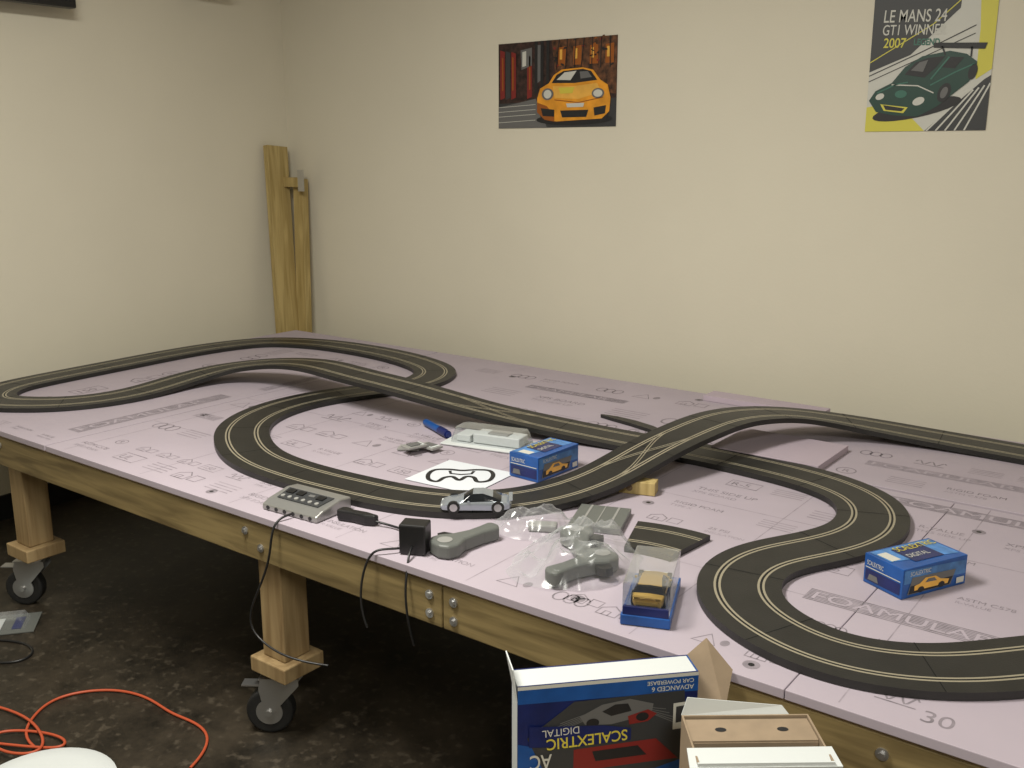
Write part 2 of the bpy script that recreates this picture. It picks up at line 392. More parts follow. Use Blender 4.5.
def changer(i0, i1):
    if i1 < i0: i0, i1 = i1, i0
    for s in (-1, 1):
        for off in (-.0045, .0045):
            pts = []
            for i in range(i0, i1+1):
                t = (i-i0)/(i1-i0); t = t*t*(3-2*t)
                o = s*.045*(1-2*t)+off; n = frame(i)
                pts.append((path[i]+n*(o-.0016), path[i]+n*(o+.0016)))
            up = Vector((0, 0, TZ+.0007)); vv = []
            for a, b in pts: vv += [a+up, b+up]
            g.add(vv, [(2*q, 2*q+1, 2*q+3, 2*q+2) for q in range(len(pts)-1)], 'rail')
changer(near(-2.15, 2.49), near(-1.80, 2.57))
changer(near(-1.345, 2.22), near(-1.265, 2.52))
g.make('track_joints', trk)
wb = empty('wood_block', (-1.262, 2.255, FOAM+.0005), .3)
G().box((0, 0, .0185), (.10, .045, .036), 'stud').make('pine_offcut', wb, bevel=.002)
G().cyl((-.02, -.0225, .018), (-.02, -.0235, .018), .009, 'cardd').make('knot', wb)
bs = G()
pts = [(-1.76, 2.865), (-1.70, 2.86), (-1.62, 2.845), (-1.54, 2.82), (-1.48, 2.79)]
w = [.004, .016, .02, .02, .016]
vs = []
for (x, y), q in zip(pts, w): vs += [(x, y-q, FOAM+.001), (x, y+q, FOAM+.001), (x, y+q, FOAM+.012), (x, y-q, FOAM+.012)]
fs = [(0, 1, 2, 3), (16, 19, 18, 17)]
for i in range(4):
    for q in range(4): fs.append((4*i+q, 4*i+(q+1) % 4, 4*i+4+(q+1) % 4, 4*i+4+q))
bs.add(vs, fs, 'rub').make('track_border_strip', fixn=True)
def arc_track(name, cx, cy, r0, r1, a0, a1, z, k='rub', n=14):
    e = empty(name)
    g = G()
    W = r1-r0
    offs = [(0, 'x'), (.20, k), (.225, 'rail'), (.255, 'slot'), (.28, 'rail'), (.72, k), (.745, 'rail'), (.775, 'slot'), (.80, 'rail'), (1, k)]
    vs = []
    for i in range(n+1):
        a = a0+(a1-a0)*i/n
        for o, _ in offs: vs.append((cx+(r0+W*o)*math.cos(a), cy+(r0+W*o)*math.sin(a), z+.014))
        vs.append((cx+r1*math.cos(a), cy+r1*math.sin(a), z)); vs.append((cx+r0*math.cos(a), cy+r0*math.sin(a), z))
    Kk = len(offs)+2; g.v = [Vector(v) for v in vs]
    mk = [o[1] for o in offs[1:]]+[k, k, k]
    for i in range(n):
        for q in range(Kk):
            g.f.append([i*Kk+q, i*Kk+(q+1) % Kk, (i+1)*Kk+(q+1) % Kk, (i+1)*Kk+q]); g.m.append(g.mi(mk[q]))
    for i in (0, n): g.f.append([i*Kk+q for q in range(Kk)]); g.m.append(g.mi(k))
    g.make('roadway', e, fixn=True)
    return e
arc_track('loose_curve_track', -.995, 1.625, .26, .43, math.radians(84), math.radians(109), FOAM+.001)
e = empty('loose_straight_track', (-1.225, 2.0, FOAM+.002), math.radians(20))
g = G().box((0, 0, .008), (.13, .15, .014), 'gray')
for o in (-.035, .035): g.box((o, 0, .0155), (.006, .146, .001), 'lgray')
g.box((0, 0, .0155), (.003, .146, .001), 'lgray')
g.make('roadway', e, bevel=.002)
# ------------------------------------------------------------------ posters
def poster(name, x0, x1, z0, z1, W, H):
    e = empty(name, (x0, YB-.002, z1))
    sx, sz = (x1-x0)/W, (z1-z0)/H
    mx = Matrix(((sx, 0, 0, 0), (0, 0, -1, 0), (0, -sz, 0, 0), (0, 0, 0, 1)))
    return e, mx
LZ = .0006
e, mx = poster('sports_car_poster', -2.813, -2.20, 1.642, 2.003, 120, 88)
g = G(); g.prism([(0, 0), (120, 0), (120, 88), (0, 88)], 0, .0006, 'brown', mx)
l = lambda n: .0006+LZ*n
g.poly([(56, 0), (120, 0), (120, 56), (62, 50)], 'amber', l(1), mx)
g.poly([(0, 62), (120, 60), (120, 88), (0, 88)], 'pdgray', l(1), mx)
g.poly([(0, 66), (40, 58), (52, 88), (0, 88)], 'pgray', l(2), mx)
for x, k in ((2, 'red'), (8, 'pdgray'), (14, 'red'), (31, 'red')): g.poly([(x, 6+x*.2), (x+5, 8+x*.2), (x+5, 56), (x, 58)], k, l(2), mx)
for x in (4, 15, 33): g.poly([(x, 14), (x+1.5, 15), (x+1.5, 48), (x, 49)], 'orange3', l(3), mx)
g.poly([(24, 8), (36, 6), (36, 24), (25, 28)], 'pgray', l(3), mx)
g.poly([(26, 10), (30, 9), (30, 24), (26, 25)], 'pwhite', l(4), mx)
for x in (39, 45, 51): g.poly([(x, 0), (x+3, 0), (x+3, 52), (x, 54)], 'pblack', l(3), mx)
g.poly([(42, 4), (45, 4), (45, 40), (42, 42)], 'pgray', l(4), mx)
for x in (63, 78, 94, 109):      # lit shop windows on the night street
    g.poly([(x, 8), (x+8, 7), (x+8, 26), (x, 26)], 'orange3', l(2), mx)
    g.poly([(x+1.5, 10), (x+4, 10), (x+4, 20), (x+1.5, 20)], 'orange2', l(3), mx)
for i in range(26):
    x = 58+random.uniform(0, 60); y = random.uniform(0, 28)
    g.ell(x, y, random.uniform(1, 2.4), random.uniform(.5, 1.4), random.choice(['orange3', 'amber', 'pblack', 'pblack', 'red']), l(4+i % 2), mx, n=9, rot=random.uniform(-1, 1))
for i in range(7): g.line([(64+i*8.2, 0), (60+i*9+random.uniform(-3, 3), 30)], .8, 'pblack', l(5), mx)
for yy in (66, 71, 76, 82): g.line([(0, yy), (40, yy-2)], .5, 'pwhite', l(3), mx)
g.ell(79, 80, 38, 6, 'pblack', l(5), mx)
g.ell(50, 70, 6, 10, 'pblack', l(6), mx); g.ell(108, 74, 5, 9, 'pblack', l(6), mx)
g.poly([(42, 58), (45, 48), (54, 43), (59, 35), (67, 30), (88, 29), (98, 32), (105, 42), (112, 47), (115, 60), (114, 73), (107, 80), (62, 82), (50, 80), (42, 72)], 'orange', l(7), mx)
g.poly([(42, 62), (52, 66), (60, 76), (60, 82), (50, 80), (42, 72)], 'orange3', l(8), mx)
g.poly([(57, 43), (62, 35), (69, 31.5), (88, 30.5), (96, 33), (102, 42), (80, 44)], 'pblack', l(8), mx)
g.poly([(62, 40), (70, 33), (82, 32), (76, 41)], 'pwhite', l(9), mx); g.poly([(85, 33), (93, 33), (97, 39), (86, 40)], 'pgray', l(9), mx)
g.poly([(58, 46), (80, 47), (102, 45), (106, 54), (84, 60), (60, 58)], 'orange2', l(8), mx)
g.poly([(64, 48), (80, 48), (78, 54), (66, 54)], 'yellow', l(9), mx)
g.ell(53, 54, 6, 6, 'pgray', l(9), mx, rot=.3); g.ell(53, 54, 4, 4.4, 'pwhite', l(10), mx)
g.ell(103, 55, 6, 5, 'pgray', l(9), mx); g.ell(103, 55, 4.4, 3.6, 'pwhite', l(10), mx)
g.poly([(46, 68), (60, 70), (60, 77), (48, 76)], 'pblack', l(9), mx)
g.poly([(66, 71), (94, 71), (92, 78), (68, 78)], 'pblack', l(9), mx)
g.poly([(99, 69), (111, 67), (110, 75), (100, 77)], 'pblack', l(9), mx)
g.poly([(72, 64), (90, 64), (89, 68), (73, 68)], 'pwhite', l(10), mx)
g.line([(60, 60), (84, 63.5), (108, 59)], .8, 'orange3', l(9), mx)
g.make('printed_sheet', e)
e, mx = poster('race_winner_poster', -1.172, -.775, 1.607, 2.207, 118, 188)
g = G(); g.prism([(0, 0), (118, 0), (118, 188), (0, 188)], 0, .0006, 'pwhite', mx)
o = 57
g.poly([(0, 0), (88, 0), (84, o+8), (40, o+52), (0, o+68)], 'pdgray', l(1), mx)
g.poly([(98, 0), (118, 0), (118, o+70), (104, o+80), (104, o+30)], 'pyellow', l(1), mx)
g.poly([(0, o+105), (30, o+100), (60, 188), (0, 188)], 'pyellow', l(1), mx)
g.poly([(60, 188), (112, o+80), (118, o+76), (118, 188)], 'pdgray', l(1), mx)
for i in range(5): g.line([(62+i*9, 188), (98+i*5, o+92-i*2)], 1.6, 'pwhite', l(2), mx)
g.line([(0, o+72), (50, o+50), (100, o+26)], 1.0, 'pblack', l(2), mx)
g.line([(0, o+78), (50, o+56), (100, o+34)], .8, 'pblack', l(2), mx)
g.line([(0, o+58), (60, o+22), (84, o)], 1.0, 'pyellow', l(2), mx)
g.ell(50, o+108, 44, 9, 'pblack', l(3), mx, rot=-.2)
g.poly([(2, o+98), (8, o+88), (24, o+80), (36, o+64), (52, o+54), (78, o+50), (94, o+54), (104, o+62), (104, o+72), (98, o+82), (84, o+94), (70, o+106), (52, o+116), (28, o+114), (10, o+110)], 'green', l(4), mx)
g.poly([(36, o+72), (46, o+60), (58, o+56), (74, o+55), (66, o+66), (56, o+76)], 'pblack', l(5), mx)
g.poly([(42, o+68), (50, o+60), (58, o+58), (54, o+70)], 'pgray', l(6), mx)
g.poly([(70, o+66), (78, o+56), (92, o+57), (84, o+68)], 'pblack', l(5), mx)
g.line([(62, o+78), (78, o+56)], 1.6, 'green2', l(6), mx)
g.line([(10, o+90), (28, o+82), (40, o+80)], 1.4, 'green2', l(5), mx); g.line([(62, o+84), (84, o+72), (102, o+64)], 1.4, 'green2', l(5), mx)
g.poly([(62, o+41), (112, o+44), (110, o+50), (62, o+46)], 'pblack', l(5), mx)
g.line([(70, o+45), (74, o+54)], 1.5, 'pblack', l(5), mx); g.line([(98, o+47), (98, o+57)], 1.5, 'pblack', l(5), mx)
g.ell(76, o+92, 6, 10, 'pblack', l(5), mx, rot=.3); g.ell(76, o+92, 3.2, 6, 'pgray', l(6), mx, rot=.3)
g.ell(101, o+72, 4, 8, 'pblack', l(5), mx, rot=.2)
g.ell(13, o+94, 4.5, 3.2, 'pwhite', l(5), mx, rot=-.4); g.ell(52, o+100, 6, 4, 'pwhite', l(5), mx, rot=-.4)
g.poly([(14, o+102), (42, o+106), (38, o+112), (18, o+109)], 'pyellow', l(5), mx)
g.poly([(17, o+103), (39, o+107), (36, o+110), (20, o+108)], 'pblack', l(6), mx)
g.line([(24, o+82), (50, o+84), (66, o+92)], 1.2, 'pwhite', l(5), mx)
g.ell(34, o+92, 6, 4, 'green2', l(5), mx)
flip = Matrix.Diagonal((1, -1, 1, 1))
g.text('LE MANS 24', 10, -(o+17), 18, 'pwhite', l(3), mx @ flip, sx=.66, rot=-.05, bold=.005)
g.text('GT1 WINNER', 10, -(o+30), 15, 'pwhite', l(3), mx @ flip, sx=.68, rot=-.05, bold=.005)
g.text('2007', 12, -(o+43), 14, 'pyellow', l(3), mx @ flip, sx=.8, rot=-.05, bold=.01)
g.text('LEGEND', 42, -(o+42), 9, 'green2', l(3), mx @ flip, sx=.75, rot=-.05, bold=.03)
g.make('printed_sheet', e)
# ------------------------------------------------------------------ boards in corner
def plank(p0, p1, wdir, w, th, k='stud'):
    p0, p1 = Vector(p0), Vector(p1); d = (p1-p0); L = d.length; d.normalize()
    wd = Vector(wdir); wd = (wd-d*wd.dot(d)).normalized(); n = d.cross(wd)
    mx = Matrix(((wd.x, n.x, d.x, p0.x), (wd.y, n.y, d.y, p0.y), (wd.z, n.z, d.z, p0.z), (0, 0, 0, 1)))
    return G().box((0, 0, L/2), (w, th, L), k), mx
e = empty('wood_plank')
g, mx = plank((-4.03, 3.41, FZ+.01), (-4.215, 3.535, 1.57), (0, 1, 0), .135, .035)
ob = g.make('board', e, bevel=.003); ob.matrix_local = mx
e = empty('wood_plank')
g, mx = plank((-4.03, 3.50, FZ+.01), (-4.105, 3.60, 1.40), (1, 0, 0), .075, .04)
ob = g.make('board', e, bevel=.003); ob.matrix_local = mx
G().box((-4.125, 3.562, 1.385), (.13, .035, .05), 'stud').make('cross_cleat', e, bevel=.002)
g = G().box((-4.035, 3.54, 1.395), (.04, .006, .11), 'metal'); g.box((-4.056, 3.56, 1.395), (.004, .04, .11), 'metal'); g.make('steel_bracket', e)
e = empty('wall_television', (XL, 1.94, 2.43))
g = G().box((.09, 0, 0), (.05, 1.0, .6), 'black'); g.make('screen_case', e, bevel=.006)
G().box((.1165, 0, 0), (.002, .95, .55), 'glassd').make('screen_glass', e)
g = G().box((.033, 0, 0), (.062, .25, .25), 'black'); g.box((.035, 0, -.2), (.05, .05, .2), 'black'); g.make('wall_mount', e)
e = empty('wall_speaker', (XL, 3.10, 2.42))
G().box((.10, 0, 0), (.14, .19, .26), 'black').make('cabinet', e, bevel=.01)
g = G().cyl((.17, 0, -.04), (.174, 0, -.04), .07, 'pgray', n=28); g.cyl((.17, 0, .08), (.174, 0, .08), .03, 'pgray'); g.box((.016, 0, 0), (.03, .06, .1), 'metal'); g.make('drivers', e)
# ------------------------------------------------------------------ slot car
def slot_car(parent, L, body, z=0, x=0, y=0, rz=0):
    W = L*.43; s = L/.17
    st = [(-.50, .30, .30, .42, .42, .28), (-.47, .40, .20, .50, .50, .36), (-.36, .46, .14, .58, .60, .40), (-.24, .46, .14, .60, .78, .34), (-.10, .45, .14, .58, .92, .30),
          (.04, .45, .14, .56, .90, .30), (.17, .45, .14, .54, .66, .34), (.24, .46, .14, .52, .55, .38), (.38, .45, .14, .46, .48, .36), (.47, .38, .14, .36, .36, .32), (.50, .28, .18, .28, .28, .24)]
    Hh = L*.30
    g = G(); vs = []
    for X, hw, zs, zb2, zr, rw in st:
        a = hw*W; r = rw*W
        for yy, zz in ((-a*.9, zs), (-a, (zs+zb2)/2), (-a*.96, zb2), (-r, zr), (0, zr+.03), (r, zr), (a*.96, zb2), (a, (zs+zb2)/2), (a*.9, zs), (0, zs)):
            vs.append((X*L, yy, zz*Hh))
    n = 10; g.v = [Vector(v) for v in vs]
    for i in range(len(st)-1):
        for q in range(n):
            k = body
            if q in (2, 5) and 2 <= i <= 5: k = 'glassd'
            if q in (3, 4) and i in (2, 5): k = 'glassd'
            g.f.append([i*n+q, i*n+(q+1) % n, (i+1)*n+(q+1) % n, (i+1)*n+q]); g.m.append(g.mi(k))
    for i in (0, len(st)-1): g.f.append([i*n+q for q in range(n)]); g.m.append(g.mi(body))
    mxl = TR(x, y, z) @ RZ(rz)
    g.v = [mxl @ v for v in g.v]
    g.make('car_body', parent, fixn=True, smooth=True)
    g = G(); wr = Hh*.30
    for X in (-.31, .31):
        for sg in (-1, 1):
            g.cyl((X*L, sg*W*.36, wr), (X*L, sg*W*.475, wr), wr, 'tire', n=22, mx=mxl)
            g.cyl((X*L, sg*W*.475, wr), (X*L, sg*W*.485, wr), wr*.62, 'metal', n=14, mx=mxl)
    g.box((-.49*L, 0, Hh*.64), (.05*L, W*.8, Hh*.03), body, mxl)
    for sg in (-1, 1):
        g.box((-.47*L, sg*W*.3, Hh*.56), (.02*L, .01*s, Hh*.16), body, mxl)
        g.box((.475*L, sg*W*.27, Hh*.33), (.03*L, W*.14, Hh*.06), 'white', mxl)
        g.box((.10*L, sg*W*.5, Hh*.6), (.03*L, W*.08, Hh*.07), body, mxl)
    g.make('wheels_and_trim', parent)
e = empty('toy_car', (-1.503, 1.850, TZ+.001), math.atan2(.083, .112)+math.pi)
slot_car(e, .18, 'silver')
# ------------------------------------------------------------------ car boxes
def face_mx(origin, u, v):
    u = Vector(u); v = Vector(v); n = u.cross(v); o = Vector(origin)
    return Matrix(((u.x, v.x, n.x, o.x), (u.y, v.y, n.y, o.y), (u.z, v.z, n.z, o.z), (0, 0, 0, 1)))
def carbox(loc, rz, w, L, h):
    e = empty('toy_car_box', loc, rz)
    g = G().box((0, 0, h/2), (w, L, h), 'blue'); g.make('carton', e, bevel=.0012)
    g = G()
    def art(mx, W, H, kind):
        d = .0006
        if kind == 'side':
            g.poly([(.02*W, .5*H), (.98*W, .38*H), (.98*W, .85*H), (.02*W, .95*H)], 'lblue', d, mx)
            g.poly([(.08*W, .12*H), (.75*W, .12*H), (.82*W, .62*H), (.14*W, .68*H)], 'pgray', d*2, mx)
            g.poly([(.10*W, .14*H), (.73*W, .14*H), (.78*W, .4*H), (.12*W, .4*H)], 'pblack', d*2.5, mx)
            g.poly([(.18*W, .22*H), (.70*W, .2*H), (.72*W, .34*H), (.58*W, .42*H), (.50*W, .56*H), (.34*W, .58*H), (.26*W, .42*H), (.18*W, .38*H)], 'orange2', d*3, mx)
            g.poly([(.34*W, .42*H), (.38*W, .53*H), (.48*W, .52*H), (.52*W, .40*H)], 'pgray', d*4, mx)
            for xx in (.28, .60): g.ell(xx*W, .22*H, .05*W, .10*H, 'pblack', d*4, mx, n=14)
            g.text('SCALEXTRIC', .10*W, .74*H, .2*H, 'pwhite', d*3, mx, sx=.8)
            g.poly([(.84*W, .1*H), (.96*W, .1*H), (.96*W, .3*H), (.84*W, .3*H)], 'pwhite', d*3, mx)
        elif kind == 'end':
            g.poly([(.05*W, .12*H), (.95*W, .12*H), (.95*W, .5*H), (.05*W, .5*H)], 'dblue', d, mx)
            g.poly([(.12*W, .16*H), (.4*W, .16*H), (.36*W, .36*H), (.16*W, .36*H)], 'pgray', d*2, mx)
            g.text('SCALEXTRIC', .08*W, .66*H, .22*H, 'pwhite', d*2, mx, sx=.55)
            g.line([(.05*W, .57*H), (.95*W, .57*H)], .03*H, 'pwhite', d*2, mx)
        else:
            g.poly([(.05*W, .04*H), (.6*W, .04*H), (.85*W, .96*H), (.05*W, .96*H)], 'lblue', d, mx)
            g.poly([(.15*W, .3*H), (.8*W, .3*H), (.8*W, .75*H), (.15*W, .75*H)], 'dblue', d*2, mx)
            g.text('SCALEXTRIC', .3*W, .33*H, .28*W, 'yellow', d*3, mx, rot=math.pi/2, sx=.7)
            g.text('DIGITAL', .62*W, .33*H, .22*W, 'pwhite', d*3, mx, rot=math.pi/2, sx=.7)
            g.poly([(.2*W, .06*H), (.6*W, .06*H), (.6*W, .2*H), (.2*W, .2*H)], 'pwhite', d*2, mx)
    art(face_mx((w/2, -L/2, 0), (0, 1, 0), (0, 0, 1)), L, h, 'side')
    art(face_mx((-w/2, L/2, 0), (0, -1, 0), (0, 0, 1)), L, h, 'side')
    art(face_mx((-w/2, -L/2, 0), (1, 0, 0), (0, 0, 1)), w, h, 'end')
    art(face_mx((w/2, L/2, 0), (-1, 0, 0), (0, 0, 1)), w, h, 'end')
    art(face_mx((-w/2, -L/2, h), (1, 0, 0), (0, 1, 0)), w, L, 'top')
    g.make('box_printing', e)
carbox((-1.572, 2.250, FOAM+.001), math.radians(-3), .105, .19, .072)
carbox((-.495, 2.102, FOAM+.001), math.radians(-27), .105, .188, .066)
e = empty('toy_car_display_case', (-.893, 1.665, FOAM+.001), math.radians(21.8))
G().box((0, 0, .011), (.098, .205, .021), 'blue').make('plinth', e, bevel=.002)
G().box((0, -.096, .030), (.09, .008, .018), 'dblue').make('label_rail', e, bevel=.001)
g = G().box((0, 0, .055), (.093, .198, .066), 'clear'); ob = g.make('clear_cover', e, bevel=.004)
slot_car(e, .165, 'gold', z=.0215, rz=math.pi/2)
# ------------------------------------------------------------------ power base
e = empty('track_power_base', (-1.885, 1.628, FOAM+.001), .06)
g = G()
sec = [(-.070, 0), (.058, 0), (.058, .034), (.02, .038), (-.045, .026), (-.070, .016)]
mxx = Matrix(((0, 0, 1, 0), (1, 0, 0, 0), (0, 1, 0, 0), (0, 0, 0, 1)))
g.prism(sec, -.097, .097, 'silverp', mxx); g.make('housing', e, bevel=.004, fixn=True)
g = G()
tilt = face_mx((0, -.045, .0268), (1, 0, 0), (0, .984, .18))
g.prism([(-.072, .006), (.072, .006), (.080, .06), (-.080, .06)], 0, .0018, 'pdgray', tilt)
for i in range(6): g.cyl((-.06+i*.024, .016, .0018), (-.06+i*.024, .016, .005), .006, 'lgray', n=14, mx=tilt)
for x in (-.055, -.02, .05): g.prism([(x-.012, .034), (x+.012, .034), (x+.012, .052), (x-.012, .052)], .0018, .005, 'black', tilt)
g.prism([(.008, .038), (.028, .038), (.028, .048), (.008, .048)], .0018, .004, 'pgray', tilt)
for i in range(6): g.cyl((-.075+i*.03, -.0715, .009), (-.075+i*.03, -.0685, .009), .0055, 'black', n=12)
g.make('buttons_and_sockets', e)
e = empty('power_adapter', (-1.468, 1.582, FOAM+.001), math.radians(25))
G().box((0, 0, .037), (.064, .05, .072), 'black').make('adapter_body', e, bevel=.004)
g = G().box((0, .027, .045), (.03, .006, .03), 'pgray')
for q in (-.008, .008): g.box((q, .034, .05), (.003, .010, .007), 'metal')
g.make('plug_prongs', e)
tube('adapter_lead', [(-.03, -.01, .01), (-.06, -.03, .012), (-.09, -.04, .018), (-.115, -.05, -.04), (-.12, -.062, -.12), (-.10, -.066, -.17)], .0028, 'black', e)
tube('mains_lead', [(.0, -.026, .02), (.0, -.045, .02), (.005, -.085, -.01), (.0, -.095, -.10), (.02, -.09, -.19)], .0028, 'black', e)
e = empty('hand_throttle', (-1.71, 1.635, FOAM+.001), math.radians(8))
g = G().prism([(-.060, -.008), (-.05, -.018), (-.01, -.012), (.03, -.014), (.055, -.006), (.06, .008), (.02, .014), (-.02, .012), (-.045, .02), (-.058, .012)], .001, .028, 'black')
g.make('handle', e, bevel=.005)
tube('curly_lead', [(.055, 0, .012), (.09, .01, .006), (.13, .0, .006), (.17, -.005, .01), (.195, -.03, .01)], .003, 'black', e)
tube('power_base_cable', [(-1.865, 1.552, .642), (-1.87, 1.528, .642), (-1.875, 1.496, .63), (-1.875, 1.49, .55), (-1.92, 1.49, .46), (-1.97, 1.49, .38), (-1.98, 1.49, .32), (-1.92, 1.49, .285), (-1.82, 1.50, .27), (-1.75, 1.55, .26)], .003, 'black')
def gun(parent, k, z0=0.0, mx=None):
    g = G()
    prof = [(-.095, -.020), (-.085, -.030), (-.055, -.024), (-.02, -.020), (.02, -.026), (.05, -.040), (.075, -.040), (.09, -.022), (.092, .014), (.078, .036), (.050, .040), (.02, .022), (-.04, .014), (-.085, .016), (-.096, .0)]
    g.prism(prof, z0+.001, z0+.036, k, mx); g.make('grip_shell', parent, bevel=.008, seg=3)
    g = G(); g.prism([(.02, -.026), (.050, -.040), (.04, -.062), (.022, -.060), (.012, -.04)], z0+.010, z0+.028, 'black', mx)
    g.cyl((.062, 0, z0+.036), (.062, 0, z0+.0375), .018, 'lgray', mx=mx)
    g.make('trigger', parent, bevel=.003)
e = empty('throttle_controller', (-1.388, 1.672, FOAM), math.radians(256))
gun(e, 'gray')
# ------------------------------------------------------------------ plastic bags (thin film draped over contents)
def drape(parent, sx, sy, h, seed, bumps, name='film', k='bag'):
    """single flattened film: dome over contents with soft folds, ragged outline"""
    bm = bmesh.new(); nr, na = 22, 72; rings = []
    for i in range(nr+1):
        f = i/nr; ring = []
        for j in range(na):
            a = 2*math.pi*j/na
            edge = 1+.22*noise.noise(Vector((math.cos(a)*1.4+seed, math.sin(a)*1.4, seed)))+.10*noise.noise(Vector((math.cos(a)*4+seed, math.sin(a)*4, 2)))
            x = sx*f*edge*math.cos(a); y = sy*f*edge*math.sin(a)
            z = 0
            for bx, by, br, bh in bumps:
                d2 = ((x-bx)**2+(y-by)**2)/(br*br); z = max(z, bh*math.exp(-d2*d2*.6))
            env = min(1, (1-f)*5)
            q = Vector((x*16+seed, y*16, seed))
            fold = (1-abs(noise.noise(q))*2.4)*.016+(1-abs(noise.noise(q*2.3))*2.2)*.007
            z = max(.0015, (z*.95+max(-.004, fold)*h/.05)*env+.0015+.004*(noise.noise(q*1.7)+.4)*(1-env))
            ring.append(bm.verts.new((x, y, z)))
            if i == 0: break
        rings.append(ring)
    for j in range(na): bm.faces.new((rings[0][0], rings[1][j], rings[1][(j+1) % na]))
    for i in range(1, nr):
        for j in range(na): bm.faces.new((rings[i][j], rings[i+1][j], rings[i+1][(j+1) % na], rings[i][(j+1) % na]))
    me = bpy.data.meshes.new(name); bm.to_mesh(me); bm.free(); me.materials.append(M[k])
    for p in me.polygons: p.use_smooth = True
    ob = bpy.data.objects.new(name, me); ob.parent = parent; COL.objects.link(ob)
    return ob
e = empty('plastic_bag', (-1.318, 1.865, FOAM+.0005), .5)
drape(e, .115, .078, .055, 3.1, [(.01, 0, .05, .04), (-.05, .01, .03, .03)])
G().box((.01, .0, .010), (.07, .035, .018), 'lgray').make('small_parts', e, bevel=.004)
e = empty('plastic_bag', (-1.125, 1.755, FOAM+.0005), .05)
drape(e, .130, .175, .06, 9.3, [(-.03, .05, .085, .055), (.035, -.06, .08, .058), (0, .1, .05, .05)])
gun(e, 'gray', .002, TR(-.03, .045, 0) @ RZ(2.2))
gun(e, 'gray', .004, TR(.035, -.06, 0) @ RZ(1.2))
# ------------------------------------------------------------------ instruction sheet
e = empty('track_layout_sheet', (-1.735, 2.065, FOAM+.002), math.radians(4))
G().box((0, 0, .0005), (.235, .215, .0008), 'paper').make('sheet', e)
lay = [(-.095, .01), (-.080, .036), (-.040, .040), (.0, .034), (.040, .040), (.080, .036), (.095, .008), (.086, -.026), (.055, -.034), (.040, -.008), (.018, -.004), (.0, -.026), (-.022, -.006), (-.045, -.012), (-.062, -.036), (-.088, -.024)]
cr_ = RZ(math.radians(30))
cl = [cr_ @ p for p in catmull([Vector((x*.98, y*1.45, 0)) for x, y in lay], 6)]
g = G().line([(p.x, p.y) for p in cl], .013, 'pblack', .0016, closed=True)
cl = [cr_ @ Vector(p) for p in ((-.035, .045, 0), (-.03, .02, 0), (.0, .012, 0), (.03, .02, 0), (.035, .045, 0))]
g.line([(p.x, p.y) for p in cl], .009, 'pblack', .0016)
g.make('layout_diagram', e)
e = empty('blister_pack', (-1.86, 2.372, FOAM+.001), math.radians(12))
G().box((0, 0, .004), (.30, .14, .006), 'white').make('flange', e, bevel=.002)
g = G()
tp = [(-.12, -.050), (.12, -.050), (.132, -.03), (.132, .03), (.12, .050), (-.12, .050), (-.132, .03), (-.132, -.03)]
vs = [(x, y, .0075) for x, y in tp]+[(x*.88, y*.84, .055) for x, y in tp]
g.add(vs, [(i, (i+1) % 8, 8+(i+1) % 8, 8+i) for i in range(8)]+[tuple(range(8, 16))], 'clear')
g.make('clear_dome', e, bevel=.006)
g = G().box((.03, 0, .024), (.16, .07, .030), 'white'); g.box((-.085, 0, .02), (.05, .07, .022), 'white'); g.box((.03, 0, .041), (.07, .045, .006), 'lgray')
g.make('moulded_insert', e, bevel=.006)
e = empty('blue_marker_pen', (-2.09, 2.372, FOAM+.0145), math.radians(-24))
g = G().cyl((-.09, 0, 0), (.02, 0, 0), .012, 'blue'); g.cyl((.02, 0, 0), (.08, 0, 0), .013, 'dblue'); g.cyl((.08, 0, 0), (.09, 0, 0), .009, 'dblue'); g.cyl((-.098, 0, 0), (-.09, 0, 0), .009, 'dblue')
g.box((.05, 0, .014), (.05, .004, .003), 'dblue')
g.make('barrel', e, smooth=True)
e = empty('foil_parts_packet', (-2.005, 2.185, FOAM+.001), .3)
g = G()
for i, (x, y, a) in enumerate(((-.03, 0, .2), (.035, .01, -.4), (.0, -.03, 1.0))):
    mx = TR(x, y, .001+i*.009) @ RZ(a)
    g.box((0, 0, .004), (.07, .045, .007), 'lgray', mx); g.box((0, 0, .009), (.04, .03, .004), 'pgray', mx); g.box((.02, 0, .0085), (.015, .035, .002), 'white', mx)
g.make('clips', e, bevel=.0015)
# ------------------------------------------------------------------ boxes in front of table on stool
ang = math.atan2(.232, .221)
e = empty('step_stool', (-.69, 1.24, FZ), math.radians(42))
G().box((0, 0, .335), (.66, .26, .03), 'ply').make('seat_board', e, bevel=.004)
g = G()
for sx in (-1, 1):
    for sy in (-1, 1): g.cyl((sx*.27, sy*.085, .32), (sx*.30, sy*.11, 0), .016, 'leg', n=12)
    g.cyl((sx*.285, -.095, .14), (sx*.285, .095, .14), .010, 'leg', n=10)
g.cyl((-.285, 0, .14), (.285, 0, .14), .010, 'leg', n=10)
g.make('stool_legs', e)
SZ = FZ+.35
e = empty('slot_car_set_box', (-.893, 1.205, SZ+.001), ang)
Wb, Db, Hb = .318, .060, .658-SZ-.001
g = G()
t = .003
g.box((Wb/2, t/2, Hb/2), (Wb, t, Hb), 'dblue'); g.box((Wb/2, Db-t/2, Hb/2), (Wb, t, Hb), 'dblue')
g.box((t/2, Db/2, Hb/2), (t, Db-2*t, Hb), 'white'); g.box((Wb-t/2, Db/2, Hb/2), (t, Db-2*t, Hb), 'blue')
g.box((Wb/2, Db/2, t/2), (Wb-2*t, Db-2*t, t), 'card')
g.box((Wb/2, Db/2, Hb-.002), (Wb-2*t, Db-2*t, t), 'white')
g.make('carton_walls', e)
g = G()
